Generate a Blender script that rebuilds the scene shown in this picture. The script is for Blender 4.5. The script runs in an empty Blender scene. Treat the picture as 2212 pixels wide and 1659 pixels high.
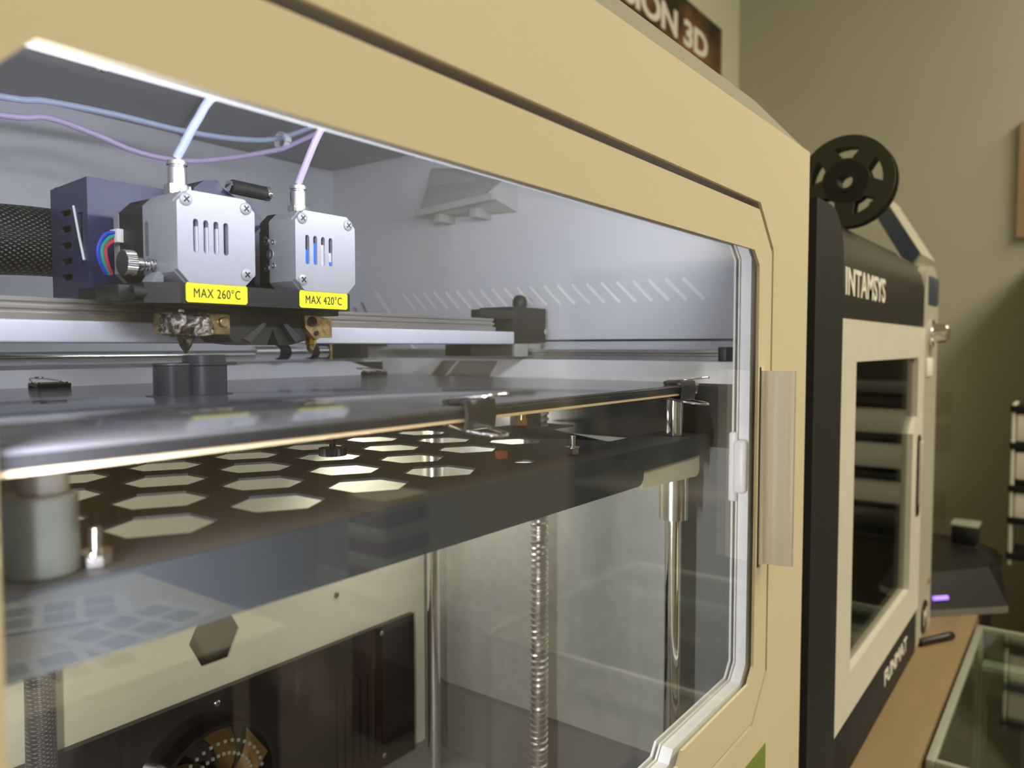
import bpy, bmesh, math, random
from mathutils import Vector, Matrix, geometry
random.seed(7)
C = bpy.context.scene.collection
PI = math.pi
EYE = 1150.0                      # height of the lens above the floor, mm
def W(x, y, z): return Vector((x/1000, y/1000, (z+EYE)/1000))

# ------------------------------------------------------------------ camera, world, lights, exposure
cam = bpy.data.cameras.new('camera'); camo = bpy.data.objects.new('camera', cam); C.objects.link(camo)
F, YAW, PIT = 1650.0, math.radians(36.8), math.radians(2.83)
cam.sensor_width = 36; cam.lens = F/2212*36; cam.clip_start = 0.01; cam.clip_end = 50
fw = Vector((math.cos(YAW)*math.cos(PIT), math.sin(YAW)*math.cos(PIT), -math.sin(PIT)))
rt = Vector((math.sin(YAW), -math.cos(YAW), 0)); up = rt.cross(fw)
camo.matrix_world = Matrix((( rt.x, up.x, -fw.x, 0), (rt.y, up.y, -fw.y, 0), (rt.z, up.z, -fw.z, EYE/1000), (0, 0, 0, 1)))
cam.dof.use_dof = True; cam.dof.focus_distance = 0.45; cam.dof.aperture_fstop = 8.5
bpy.context.scene.camera = camo
wd = bpy.data.worlds.new('world'); bpy.context.scene.world = wd; wd.use_nodes = True
wd.node_tree.nodes['Background'].inputs[0].default_value = (.8, .82, .8, 1)
wd.node_tree.nodes['Background'].inputs[1].default_value = 0.05
def area(name, loc, aim, sx, sy, power, col):
    l = bpy.data.lights.new(name, 'AREA'); l.shape = 'RECTANGLE'; l.size = sx/1000; l.size_y = sy/1000
    l.energy = power; l.color = col
    o = bpy.data.objects.new(name, l); C.objects.link(o); o.location = W(*loc)
    d = (W(*aim) - W(*loc)); o.rotation_euler = d.to_track_quat('-Z', 'Y').to_euler()
    return o
WARM = (1.0, .91, .70); COOL = (.83, .86, 1.0)
area('ceiling_lamp_light', (-385, -1300, 1600), (-385, -1300, 0), 1800, 900, 16, WARM)
area('ceiling_lamp_light', (1495, -1300, 1600), (1495, -1300, 0), 1800, 900, 54, WARM)
area('led_strip_light', (360, 207, 118), (360, 420, 0), 300, 14, .52, COOL)
area('led_strip_light', (95, 207, 112), (95, 430, 20), 110, 14, .52, COOL)
area('lower_fill_light', (58, 200, -190), (420, 520, -240), 10, 120, 1.05, (1, .95, .84))  # added fill behind the door frame, brightens the lower chamber
area('side_led_light', (63, 195, -95), (541, 195, -95), 4, 290, 1.4, (.86, .88, 1.0))
area('tray_fill_light', (440, 470, -73), (520, 450, -220), 60, 12, .19, (1, .97, .88))  # added fill hidden below the tray, brightens the rear of the steel plate
vs = bpy.context.scene.view_settings
vs.view_transform = 'Standard'; vs.look = 'None'; vs.gamma = 1; vs.use_curve_mapping = False; vs.exposure = 0.0
bpy.context.scene.cycles.max_bounces = 10
bpy.context.scene.cycles.transparent_max_bounces = 16
bpy.context.scene.cycles.use_denoising = True

# ------------------------------------------------------------------ materials
def nodes(name):
    m = bpy.data.materials.new(name); m.use_nodes = True
    return m, m.node_tree, m.node_tree.nodes['Principled BSDF']
def mat(name, col, rough=.5, metal=0, spec=.5, var=0, vscale=40, bump=0, bscale=300, emit=None, coat=0, stretch=None):
    m, t, b = nodes(name); N = t.nodes.new; L = t.links.new
    b.inputs['Roughness'].default_value = rough; b.inputs['Metallic'].default_value = metal
    b.inputs['Specular IOR Level'].default_value = spec; b.inputs['Coat Weight'].default_value = coat
    b.inputs['Base Color'].default_value = (*col, 1)
    tc = N('ShaderNodeTexCoord'); vec = tc.outputs['Object']
    if stretch:
        mp = N('ShaderNodeMapping'); mp.inputs['Scale'].default_value = stretch; L(vec, mp.inputs[0]); vec = mp.outputs[0]
    if var or not bump:
        n = N('ShaderNodeTexNoise'); n.inputs['Scale'].default_value = vscale; n.inputs['Detail'].default_value = 6; L(vec, n.inputs['Vector'])
        v = var or .03
        r = N('ShaderNodeMapRange'); r.inputs['From Min'].default_value = .3; r.inputs['From Max'].default_value = .7
        r.inputs['To Min'].default_value = 1-v; r.inputs['To Max'].default_value = 1+v; L(n.outputs[0], r.inputs[0])
        mx = N('ShaderNodeVectorMath'); mx.operation = 'SCALE'; mx.inputs[0].default_value = col; L(r.outputs[0], mx.inputs['Scale'])
        L(mx.outputs[0], b.inputs['Base Color'])
    if bump:
        n2 = N('ShaderNodeTexNoise'); n2.inputs['Scale'].default_value = bscale; n2.inputs['Detail'].default_value = 3; L(vec, n2.inputs['Vector'])
        bp = N('ShaderNodeBump'); bp.inputs['Strength'].default_value = bump; bp.inputs['Distance'].default_value = .001
        L(n2.outputs[0], bp.inputs['Height']); L(bp.outputs[0], b.inputs['Normal'])
    if emit:
        b.inputs['Emission Color'].default_value = (*emit[0], 1); b.inputs['Emission Strength'].default_value = emit[1]
    return m
def pane(name, tint=(1, 1, 1), f0=.04, gain=1.0, dust=0.0):
    m = bpy.data.materials.new(name); m.use_nodes = True; t = m.node_tree; t.nodes.clear(); N = t.nodes.new; L = t.links.new
    lw = N('ShaderNodeLayerWeight'); lw.inputs['Blend'].default_value = .5
    p = N('ShaderNodeMath'); p.operation = 'POWER'; L(lw.outputs['Facing'], p.inputs[0]); p.inputs[1].default_value = 5
    a = N('ShaderNodeMath'); a.operation = 'MULTIPLY_ADD'; L(p.outputs[0], a.inputs[0]); a.inputs[1].default_value = (1-f0)*gain; a.inputs[2].default_value = f0*gain
    tr = N('ShaderNodeBsdfTransparent'); tr.inputs[0].default_value = (*tint, 1)
    g = N('ShaderNodeBsdfGlossy'); g.inputs['Roughness'].default_value = .015; g.inputs[0].default_value = (1, 1, 1, 1)
    mx = N('ShaderNodeMixShader'); L(a.outputs[0], mx.inputs[0]); L(tr.outputs[0], mx.inputs[1]); L(g.outputs[0], mx.inputs[2])
    out = N('ShaderNodeOutputMaterial'); last = mx
    if dust:
        n = N('ShaderNodeTexNoise'); n.inputs['Scale'].default_value = 14; n.inputs['Detail'].default_value = 8
        tc = N('ShaderNodeTexCoord'); L(tc.outputs['Object'], n.inputs['Vector'])
        r = N('ShaderNodeMapRange'); r.inputs['From Min'].default_value = .52; r.inputs['From Max'].default_value = .8; r.inputs['To Max'].default_value = dust; L(n.outputs[0], r.inputs[0])
        d = N('ShaderNodeBsdfDiffuse'); d.inputs[0].default_value = (.8, .8, .8, 1)
        m2 = N('ShaderNodeMixShader'); L(r.outputs[0], m2.inputs[0]); L(mx.outputs[0], m2.inputs[1]); L(d.outputs[0], m2.inputs[2]); last = m2
    L(last.outputs[0], out.inputs[0]); return m
M = {}
M['cream'] = mat('cream_paint', (.645, .585, .425), .75, spec=.12, var=.015, vscale=4, bump=.03, bscale=900)
M['chamber'] = mat('chamber_grey_paint', (.74, .75, .77), .5, var=.015, vscale=6)
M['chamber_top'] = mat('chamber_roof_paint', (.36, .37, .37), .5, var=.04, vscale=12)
M['white'] = mat('white_paint', (.80, .79, .78), .4)
M['slot'] = mat('white_slot_light', (.95, .93, .86), .6)
M['beige'] = mat('beige_liner_paint', (.74, .70, .56), .5, var=.02, vscale=8)
M['seal'] = mat('white_seal_plastic', (.88, .88, .90), .3)
M['gap'] = mat('brown_grey_liner', (.36, .33, .28), .5)
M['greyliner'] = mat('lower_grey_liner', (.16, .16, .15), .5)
M['bronze'] = mat('dark_gloss_strip', (.035, .033, .026), .25, spec=.6, var=.2, vscale=10)
M['galv'] = mat('galvanised_sheet', (.55, .56, .52), .42, metal=.6, var=.06, vscale=90)
M['steel'] = mat('bright_steel', (.72, .70, .67), .18, metal=1)
M['brushed'] = mat('brushed_rail_steel', (.50, .48, .45), .35, metal=.9, var=.08, vscale=30, stretch=(1, 30, 30))
M['chrome'] = mat('chromed_steel', (.85, .84, .83), .08, metal=1)
M['alu'] = mat('anodised_aluminium', (.41, .41, .43), .42, metal=.3, var=.02, vscale=300, bump=.04, bscale=1500)
M['handle'] = mat('satin_handle_aluminium', (.92, .90, .84), .36, metal=.75, stretch=(200, 200, 4), var=.04, vscale=3)
M['black'] = mat('black_anodised', (.018, .018, .02), .42, spec=.4)
M['blackmatte'] = mat('black_matte_powder', (.016, .017, .019), .6, bump=.2, bscale=700)
M['tray'] = mat('black_tray_coating', (.036, .036, .036), .5, spec=.4, bump=.1, bscale=1200)
M['lip'] = mat('blue_black_tray_lip', (.030, .034, .039), .7, spec=.2, bump=.08, bscale=1500)
M['acrylic'] = mat('gloss_black_panel', (.008, .008, .009), .06, spec=.5)
M['blue'] = mat('navy_coated_metal', (.034, .042, .105), .38, spec=.6, bump=.08, bscale=1600)
M['yellow'] = mat('yellow_label', (.93, .87, .012), .5)
M['ink'] = mat('black_ink', (.01, .01, .01), .6)
M['brass'] = mat('brass', (.78, .52, .18), .25, metal=1)
M['gold'] = mat('plated_heater_block', (.55, .42, .22), .32, metal=.9, var=.45, vscale=260)
M['print'] = mat('dark_grey_filament', (.036, .037, .045), .36, spec=.5, stretch=(1, 1, 900), var=.15, vscale=3)
M['tubeblue'] = mat('blue_ptfe_tube', (.50, .58, .76), .3, spec=.6)
M['tubepink'] = mat('pink_ptfe_tube', (.62, .50, .74), .3, spec=.6)
M['tie'] = mat('white_nylon_tie', (.85, .85, .83), .4)
M['wireblue'] = mat('blue_wire', (.03, .06, .55), .35)
M['wiregreen'] = mat('green_wire', (.02, .35, .25), .35)
M['wirered'] = mat('red_wire', (.6, .04, .06), .35)
M['insul'] = mat('tan_insulation_edge', (.72, .55, .33), .6)
M['bluepart'] = mat('bright_blue_plastic', (.03, .22, .85), .4)
M['lilac'] = mat('white_lilac_plastic', (.80, .76, .90), .4)
M['green'] = mat('green_sticker', (.20, .27, .05), .5, var=.25, vscale=500)
M['orange'] = mat('orange_plastic', (.55, .13, .05), .4)
M['wallgrey'] = mat('grey_wall_paint', (.46, .445, .36), .85, var=.03, vscale=2)
M['wallgreen'] = mat('pale_green_wall_paint', (.60, .61, .45), .85, var=.03, vscale=2)
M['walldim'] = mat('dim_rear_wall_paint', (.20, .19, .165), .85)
M['ceil'] = mat('ceiling_white', (.7, .69, .62), .9)
M['floor'] = mat('grey_brown_floor', (.25, .21, .16), .6, var=.1, vscale=3)
M['wood'] = mat('worktop_wood', (.25, .175, .085), .5, var=.12, vscale=2.5, stretch=(1, 9, 9))
M['nbblack'] = mat('neighbour_black_texture', (.016, .017, .020), .6, spec=.3, bump=.35, bscale=420)
M['nbhood'] = mat('neighbour_dark_hood', (.030, .030, .026), .4, spec=.3)
M['whitebar'] = mat('white_bar_paint', (.72, .72, .77), .45)
M['postal'] = mat('pale_aluminium_post', (.75, .74, .68), .4, metal=.3)
M['nbwhite'] = mat('neighbour_white_panel', (.72, .70, .61), .35)
M['nbbeige'] = mat('neighbour_grey_beige', (.42, .41, .33), .5)
M['letter'] = mat('cream_white_print', (.85, .83, .74), .5)
M['screen'] = mat('blue_grey_screen', (.07, .09, .13), .2, spec=.6)
M['spool'] = mat('dark_green_black_spool', (.035, .038, .022), .4)
M['device'] = mat('black_device_plastic', (.010, .010, .010), .35)
M['framewood'] = mat('pale_frame_wood', (.34, .235, .125), .5, var=.1, vscale=10, stretch=(8, 8, 1))
M['caseal'] = mat('glass_case_rail', (.42, .45, .38), .35, metal=.4)
M['paper'] = mat('white_paper', (.85, .84, .78), .7)
M['wallnote'] = mat('faded_paper', (.40, .38, .29), .8)
M['brown'] = mat('brown_cabinet_wood', (.28, .17, .11), .5, var=.15, vscale=3, stretch=(10, 10, 1))
M['canister'] = mat('grey_green_plastic', (.30, .33, .28), .5)
M['red'] = mat('red_plastic', (.32, .07, .07), .5)
M['cover'] = mat('grey_sensor_plastic', (.48, .48, .48), .5)
M['hoodgrey'] = mat('grey_olive_hood_paint', (.30, .29, .22), .6)
M['fan'] = mat('dark_bronze_fan', (.20, .13, .05), .3, metal=.9)
M['bearing'] = mat('grey_green_bearing_shell', (.10, .11, .095), .5)
M['flange'] = mat('grey_flange_sheet', (.42, .40, .33), .5)
M['lamp'] = mat('lamp_diffuser', (1, .95, .8), .5, emit=((1, .86, .6), 1.5))
M['led'] = mat('led_diffuser', (1, 1, 1), .5, emit=((.85, .88, 1), 3))
M['violet'] = mat('violet_led', (.2, .1, .6), .5, emit=((.35, .22, 1), 1.6))
M['bulb'] = mat('small_warm_bulb', (1, .8, .5), .5, emit=((1, .68, .3), 30))
M['glass'] = pane('door_pane_glass', (.97, .98, .98), .04, 1.0, .05)
M['caseglass'] = pane('case_pane_glass', (.90, .95, .90), .05, 1.2)
M['nbglass'] = pane('neighbour_tinted_pane', (.6, .61, .57), .04, .6)
def special():
    # print bed: glossy dark sheet with fine diagonal lay lines and white crumbs
    m, t, b = nodes('dark_print_sheet'); N = t.nodes.new; L = t.links.new
    b.inputs['Roughness'].default_value = .13; b.inputs['Specular IOR Level'].default_value = .6
    tc = N('ShaderNodeTexCoord')
    v = N('ShaderNodeTexVoronoi'); v.inputs['Scale'].default_value = 55; L(tc.outputs['Object'], v.inputs['Vector'])
    lt = N('ShaderNodeMath'); lt.operation = 'LESS_THAN'; lt.inputs[1].default_value = .045; L(v.outputs['Distance'], lt.inputs[0])
    n = N('ShaderNodeTexNoise'); n.inputs['Scale'].default_value = 9; L(tc.outputs['Object'], n.inputs['Vector'])
    gt = N('ShaderNodeMath'); gt.operation = 'GREATER_THAN'; gt.inputs[1].default_value = .56; L(n.outputs[0], gt.inputs[0])
    mu = N('ShaderNodeMath'); mu.operation = 'MULTIPLY'; L(lt.outputs[0], mu.inputs[0]); L(gt.outputs[0], mu.inputs[1])
    mx = N('ShaderNodeMix'); mx.data_type = 'RGBA'; mx.inputs['A'].default_value = (.085, .085, .092, 1); mx.inputs['B'].default_value = (.7, .7, .7, 1)
    L(mu.outputs[0], mx.inputs['Factor']); L(mx.outputs['Result'], b.inputs['Base Color'])
    w = N('ShaderNodeTexWave'); w.bands_direction = 'DIAGONAL'; w.inputs['Scale'].default_value = 55; w.inputs['Distortion'].default_value = .4; L(tc.outputs['Object'], w.inputs['Vector'])
    bp = N('ShaderNodeBump'); bp.inputs['Strength'].default_value = .03; bp.inputs['Distance'].default_value = .001; L(w.outputs[0], bp.inputs['Height']); L(bp.outputs[0], b.inputs['Normal'])
    M['sheet'] = m
    # braided cable sleeve
    m, t, b = nodes('braided_black_sleeve'); N = t.nodes.new; L = t.links.new
    b.inputs['Roughness'].default_value = .35
    tc = N('ShaderNodeTexCoord'); fac = []
    for s in (1, -1):
        mp = N('ShaderNodeMapping'); mp.inputs['Rotation'].default_value = (0, s*math.radians(32), s*math.radians(25)); L(tc.outputs['Object'], mp.inputs[0])
        w = N('ShaderNodeTexWave'); w.bands_direction = 'Z'; w.inputs['Scale'].default_value = 150; w.inputs['Distortion'].default_value = 1.0; L(mp.outputs[0], w.inputs['Vector']); fac.append(w)
    mm = N('ShaderNodeMath'); mm.operation = 'MULTIPLY'; L(fac[0].outputs[1], mm.inputs[0]); L(fac[1].outputs[1], mm.inputs[1])
    cr = N('ShaderNodeValToRGB'); cr.color_ramp.elements[0].color = (.006, .006, .007, 1); cr.color_ramp.elements[1].color = (.22, .22, .21, 1)
    cr.color_ramp.elements[0].position = .35; cr.color_ramp.elements[1].position = .95
    L(mm.outputs[0], cr.inputs[0]); L(cr.outputs[0], b.inputs['Base Color'])
    bp = N('ShaderNodeBump'); bp.inputs['Strength'].default_value = .6; bp.inputs['Distance'].default_value = .001; L(mm.outputs[0], bp.inputs['Height']); L(bp.outputs[0], b.inputs['Normal'])
    M['braid'] = m
    # charred plastic on the hot end
    m, t, b = nodes('charred_plastic_blob'); N = t.nodes.new; L = t.links.new
    b.inputs['Roughness'].default_value = .22
    tc = N('ShaderNodeTexCoord'); n = N('ShaderNodeTexNoise'); n.inputs['Scale'].default_value = 210; n.inputs['Detail'].default_value = 5; n.inputs['Distortion'].default_value = 1.5; L(tc.outputs['Object'], n.inputs['Vector'])
    cr = N('ShaderNodeValToRGB'); e = cr.color_ramp.elements; e[0].position = .42; e[0].color = (.008, .007, .006, 1); e[1].position = .72; e[1].color = (.62, .58, .52, 1)
    x = e.new(.52); x.color = (.09, .06, .035, 1)
    L(n.outputs[0], cr.inputs[0]); L(cr.outputs[0], b.inputs['Base Color'])
    bp = N('ShaderNodeBump'); bp.inputs['Strength'].default_value = .8; bp.inputs['Distance'].default_value = .002; L(n.outputs[0], bp.inputs['Height']); L(bp.outputs[0], b.inputs['Normal'])
    M['char'] = m
    # banner print
    m, t, b = nodes('dark_brown_banner_print'); N = t.nodes.new; L = t.links.new
    b.inputs['Roughness'].default_value = .6
    tc = N('ShaderNodeTexCoord'); n = N('ShaderNodeTexNoise'); n.inputs['Scale'].default_value = 5; n.inputs['Detail'].default_value = 6; L(tc.outputs['Object'], n.inputs['Vector'])
    cr = N('ShaderNodeValToRGB'); e = cr.color_ramp.elements; e[0].position = .45; e[0].color = (.020, .014, .007, 1); e[1].position = .75; e[1].color = (.38, .17, .04, 1)
    L(n.outputs[0], cr.inputs[0]); L(cr.outputs[0], b.inputs['Base Color']); M['banner'] = m
special()

# ------------------------------------------------------------------ mesh helpers (all sizes in mm, lens at the origin)
class MB:
    def __init__(s): s.bm = bmesh.new(); s.mi = 0
    def _faces(s, fs):
        for f in fs: f.material_index = s.mi
    def poly_prism(s, pts, axis, a0, a1, holes=()):
        """polygon (2-D) extruded along axis from a0 to a1; axis x: (y,z), y: (x,z), z: (x,y)"""
        def mk(p, a):
            if axis == 'x': return (a, p[0], p[1])
            if axis == 'y': return (p[0], a, p[1])
            return (p[0], p[1], a)
        loops = [list(pts)] + [list(h) for h in holes]; fs = []
        rows = []
        for a in (a0, a1): rows.append([[s.bm.verts.new(mk(p, a)) for p in lp] for lp in loops])
        if holes:
            tri = geometry.tessellate_polygon([[Vector((p[0], p[1], 0)) for p in lp] for lp in loops])
            for r in rows:
                flat = [v for lp in r for v in lp]
                for t in tri:
                    try: fs.append(s.bm.faces.new([flat[i] for i in t]))
                    except ValueError: pass
        else:
            for r in rows: fs.append(s.bm.faces.new(r[0]))
        for k, lp in enumerate(loops):
            n = len(lp)
            for i in range(n):
                j = (i+1) % n
                fs.append(s.bm.faces.new((rows[0][k][i], rows[0][k][j], rows[1][k][j], rows[1][k][i])))
        s._faces(fs); return s
    def box(s, x0, x1, y0, y1, z0, z1, b=0, seg=2):
        r = bmesh.ops.create_cube(s.bm, size=1); vs = r['verts']
        for v in vs: v.co = Vector((x0+(v.co.x+.5)*(x1-x0), y0+(v.co.y+.5)*(y1-y0), z0+(v.co.z+.5)*(z1-z0)))
        s._faces({f for v in vs for f in v.link_faces})
        if b:
            es = list({e for v in vs for e in v.link_edges})
            g = bmesh.ops.bevel(s.bm, geom=es, offset=b, segments=seg, affect='EDGES', profile=.5); s._faces(g['faces'])
        return s
    def rev(s, p0, p1, prof, n=24):
        """solid of revolution about p0->p1; prof: (distance along, radius)"""
        p0, p1 = Vector(p0), Vector(p1); d = (p1-p0).normalized()
        a = Vector((0, 0, 1)) if abs(d.z) < .9 else Vector((1, 0, 0)); u = d.cross(a).normalized(); v = d.cross(u)
        rings = []; fs = []
        for (t, r) in prof:
            rings.append([s.bm.verts.new(p0+d*t+(u*math.cos(2*PI*i/n)+v*math.sin(2*PI*i/n))*r) for i in range(n)])
        for A, B in zip(rings, rings[1:]):
            for i in range(n): fs.append(s.bm.faces.new((A[i], A[(i+1) % n], B[(i+1) % n], B[i])))
        fs.append(s.bm.faces.new(rings[0])); fs.append(s.bm.faces.new(rings[-1])); s._faces(fs); return s
    def cyl(s, p0, p1, r, n=24, b=0, r2=None):
        L = (Vector(p1)-Vector(p0)).length; r2 = r if r2 is None else r2
        prof = [(0, r), (L, r2)] if not b else [(0, r-b), (b, r), (L-b, r2), (L, r2-b)]
        return s.rev(p0, p1, prof, n)
    def tube(s, pts, r, n=10, smooth=6):
        P = [Vector(p) for p in pts]
        if smooth:
            Q = []
            for i in range(len(P)-1):
                a, b_, c, d = P[max(i-1, 0)], P[i], P[i+1], P[min(i+2, len(P)-1)]
                for k in range(smooth):
                    t = k/smooth
                    Q.append(.5*((2*b_)+(c-a)*t+(2*a-5*b_+4*c-d)*t*t+(3*b_-a-3*c+d)*t**3))
            Q.append(P[-1]); P = Q
        rings = []; fs = []; u = None
        for i, p in enumerate(P):
            d = (P[min(i+1, len(P)-1)]-P[max(i-1, 0)]).normalized()
            if u is None:
                a = Vector((0, 0, 1)) if abs(d.z) < .9 else Vector((1, 0, 0)); u = d.cross(a).normalized()
            else: u = (u-d*u.dot(d)).normalized()
            v = d.cross(u)
            rings.append([s.bm.verts.new(p+(u*math.cos(2*PI*k/n)+v*math.sin(2*PI*k/n))*r) for k in range(n)])
        for A, B in zip(rings, rings[1:]):
            for i in range(n): fs.append(s.bm.faces.new((A[i], A[(i+1) % n], B[(i+1) % n], B[i])))
        fs.append(s.bm.faces.new(rings[0])); fs.append(s.bm.faces.new(rings[-1])); s._faces(fs); return s
    def loft(s, A, B):
        a = [s.bm.verts.new(p) for p in A]; b = [s.bm.verts.new(p) for p in B]; n = len(a); fs = []
        for i in range(n): fs.append(s.bm.faces.new((a[i], a[(i+1) % n], b[(i+1) % n], b[i])))
        s._faces(fs); return s
    def solidify(s, th):
        bmesh.ops.recalc_face_normals(s.bm, faces=s.bm.faces[:])
        bmesh.ops.solidify(s.bm, geom=s.bm.faces[:], thickness=th); return s
ORIG = {}
def tagged(o, label=None, cat=None, group=None, kind=None):
    if label: o['label'] = label
    if cat: o['category'] = cat
    if group: o['group'] = group
    if kind: o['kind'] = kind
    return o
def thing(name, at, label, cat, group=None):
    o = bpy.data.objects.new(name, None); C.objects.link(o); o.empty_display_size = .02
    o.location = W(*at); ORIG[o.name] = Vector(at); return tagged(o, label, cat, group)
def obj(name, mb, m, parent=None, at=None, smooth=True, ang=35, label=None, cat=None, group=None, kind=None):
    """link a mesh; `at` is its own origin (mm), default its parent's or the centre of its base"""
    bm = mb.bm
    bmesh.ops.recalc_face_normals(bm, faces=bm.faces[:])
    if at is None:
        xs = [v.co for v in bm.verts]
        at = Vector(((min(c.x for c in xs)+max(c.x for c in xs))/2, (min(c.y for c in xs)+max(c.y for c in xs))/2, min(c.z for c in xs)))
    at = Vector(at)
    for v in bm.verts: v.co = (v.co-at)/1000
    me = bpy.data.meshes.new(name); bm.to_mesh(me); bm.free()
    for x in (m if isinstance(m, (list, tuple)) else [m]): me.materials.append(M[x])
    if smooth:
        me.shade_smooth(); me.set_sharp_from_angle(angle=math.radians(ang))
    o = bpy.data.objects.new(name, me); C.objects.link(o)
    if parent:
        o.parent = parent; o.location = (at-ORIG[parent.name])/1000
    else: o.location = W(*at)
    ORIG[o.name] = at
    return tagged(o, label, cat, group, kind)
def copy_tree(o, parent=None, shift=(0, 0, 0)):
    c = o.copy(); C.objects.link(c); c.parent = parent
    ORIG[c.name] = ORIG[o.name]+Vector(shift)
    if parent is None: c.location = o.location+Vector(shift)/1000
    for ch in o.children: copy_tree(ch, c, shift)
    return c
def copy_at(o, shift):
    """a sibling copy of a part (with its own children), moved by shift mm"""
    c = o.copy(); C.objects.link(c); c.location = o.location+Vector(shift)/1000; ORIG[c.name] = ORIG[o.name]+Vector(shift)
    for ch in o.children: copy_tree(ch, c, shift)
    return c
def text(body, name, m, parent, origin, xdir, updir, height, width=None, depth=.15, bold=0, spacing=1.0, **kw):
    cu = bpy.data.curves.new('text', 'FONT'); cu.body = body; cu.size = 1; cu.offset = bold; cu.space_character = spacing; cu.extrude = .01
    cu.resolution_u = 4
    tmp = bpy.data.objects.new('text', cu); C.objects.link(tmp)
    dg = bpy.context.evaluated_depsgraph_get(); me = bpy.data.meshes.new_from_object(tmp.evaluated_get(dg))
    bpy.data.objects.remove(tmp); bpy.data.curves.remove(cu)
    xs = [v.co.x for v in me.vertices]; ys = [v.co.y for v in me.vertices]
    x0, x1, y0, y1 = min(xs), max(xs), min(ys), max(ys)
    sy = height/(y1-y0); sx = (width/(x1-x0)) if width else sy
    X = Vector(xdir).normalized(); U = Vector(updir).normalized(); Nn = X.cross(U); O = Vector(origin)
    mb = MB()
    mb.bm.from_mesh(me); bpy.data.meshes.remove(me)
    for v in mb.bm.verts:
        c = v.co.copy(); v.co = O+X*((c.x-x0)*sx)+U*((c.y-y0)*sy)+Nn*(c.z*depth/.01)
    for f in mb.bm.faces: f.material_index = 0
    return obj(name, mb, m, parent, smooth=False, **kw)
def ngon(cx, cy, r, n, rot=0): return [(cx+r*math.cos(rot+2*PI*i/n), cy+r*math.sin(rot+2*PI*i/n)) for i in range(n)]
def capsule(ax, ay, bx, by, r, k=5):
    a = math.atan2(by-ay, bx-ax); P = []
    for i in range(k+1): t = a+PI/2+PI*i/k; P.append((ax+r*math.cos(t), ay+r*math.sin(t)))
    for i in range(k+1): t = a-PI/2+PI*i/k; P.append((bx+r*math.cos(t), by+r*math.sin(t)))
    return P
def octagon(x0, x1, z0, z1, c): return [(x0+c, z0), (x1-c, z0), (x1, z0+c), (x1, z1-c), (x1-c, z1), (x0+c, z1), (x0, z1-c), (x0, z0+c)]
def screw_mb(x, y, z, d, r=2.6, depth=1.0):
    """pan head with a cross recess; d is the outward direction"""
    mb = MB(); d = Vector(d).normalized(); p = Vector((x, y, z))
    mb.rev(p, p+d, [(0, r), (depth*.5, r), (depth*.9, r*.72), (depth, r*.45)], 16)
    a = Vector((0, 0, 1)) if abs(d.z) < .9 else Vector((1, 0, 0)); u = d.cross(a).normalized(); v = d.cross(u); mb.mi = 1
    for q, w in ((u+v, v-u), (u-v, u+v)):
        q = q.normalized()*r*.6; w = w.normalized()*r*.13
        b0 = p+d*(depth*.72); b1 = p+d*(depth*1.03)
        vs = [mb.bm.verts.new(b+q*i+w*j) for b in (b0, b1) for i, j in ((-1, -1), (1, -1), (1, 1), (-1, 1))]
        fs = [mb.bm.faces.new([vs[k] for k in ix]) for ix in ((0, 1, 2, 3), (4, 5, 6, 7), (0, 1, 5, 4), (1, 2, 6, 5), (2, 3, 7, 6), (3, 0, 4, 7))]
        mb._faces(fs)
    return mb

# ------------------------------------------------------------------ the room
def struct(name, mb, m): return obj(name, mb, m, kind='structure', smooth=False)
struct('floor', MB().box(-1600, 2500, -2700, 1000, -1200, -1150), 'floor')
struct('ceiling', MB().box(-1600, 2500, -2700, 1000, 1650, 1700), 'ceil')
struct('wall_back', MB().box(-1600, 2500, 900, 960, -1150, 1650), 'wallgreen')
struct('wall_right', MB().box(2400, 2460, -2600, 900, -1150, 1650), 'wallgrey')
struct('wall_left', MB().box(-1560, -1500, -2600, 900, -1150, 1650), 'ceil')
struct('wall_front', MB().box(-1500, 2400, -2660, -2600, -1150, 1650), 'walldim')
struct('baseboard_right', MB().box(2388, 2400, -2600, 900, -1150, -1070, 2), 'white')
for (x, y) in ((-300, -1300), (1580, -1300)):
    cl = thing('ceiling_lamp', (x, y, 1606), 'flat rectangular ceiling lamp out of frame, %s' % ('the left one behind the camera' if x < 0 else 'the right one behind the display case'), 'lamp')
    obj('housing', MB().poly_prism([(x-1030, y-480), (x+860, y-480), (x+860, y+480), (x-1030, y+480)], 'z', 1606, 1650, [[(x-1005, y-455), (x+835, y-455), (x+835, y+455), (x-1005, y+455)]]), 'white', cl)
    obj('diffuser', MB().box(x-1004, x+834, y-454, y+454, 1620, 1626), 'lamp', cl)

# banner on the back wall
bn = thing('wall_banner', (1800, 895, 730), 'dark brown banner with cream 3D lettering hung on the green wall', 'banner')
obj('cloth', MB().box(1080, 2240, 893, 899, 730, 943, .6), 'banner', bn)
text('INVASION 3D', 'lettering', 'letter', bn, (1330, 892.6, 817), (1, 0, 0), (0, 0, 1), 72, 803, .3, bold=.035, spacing=.95)
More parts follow.
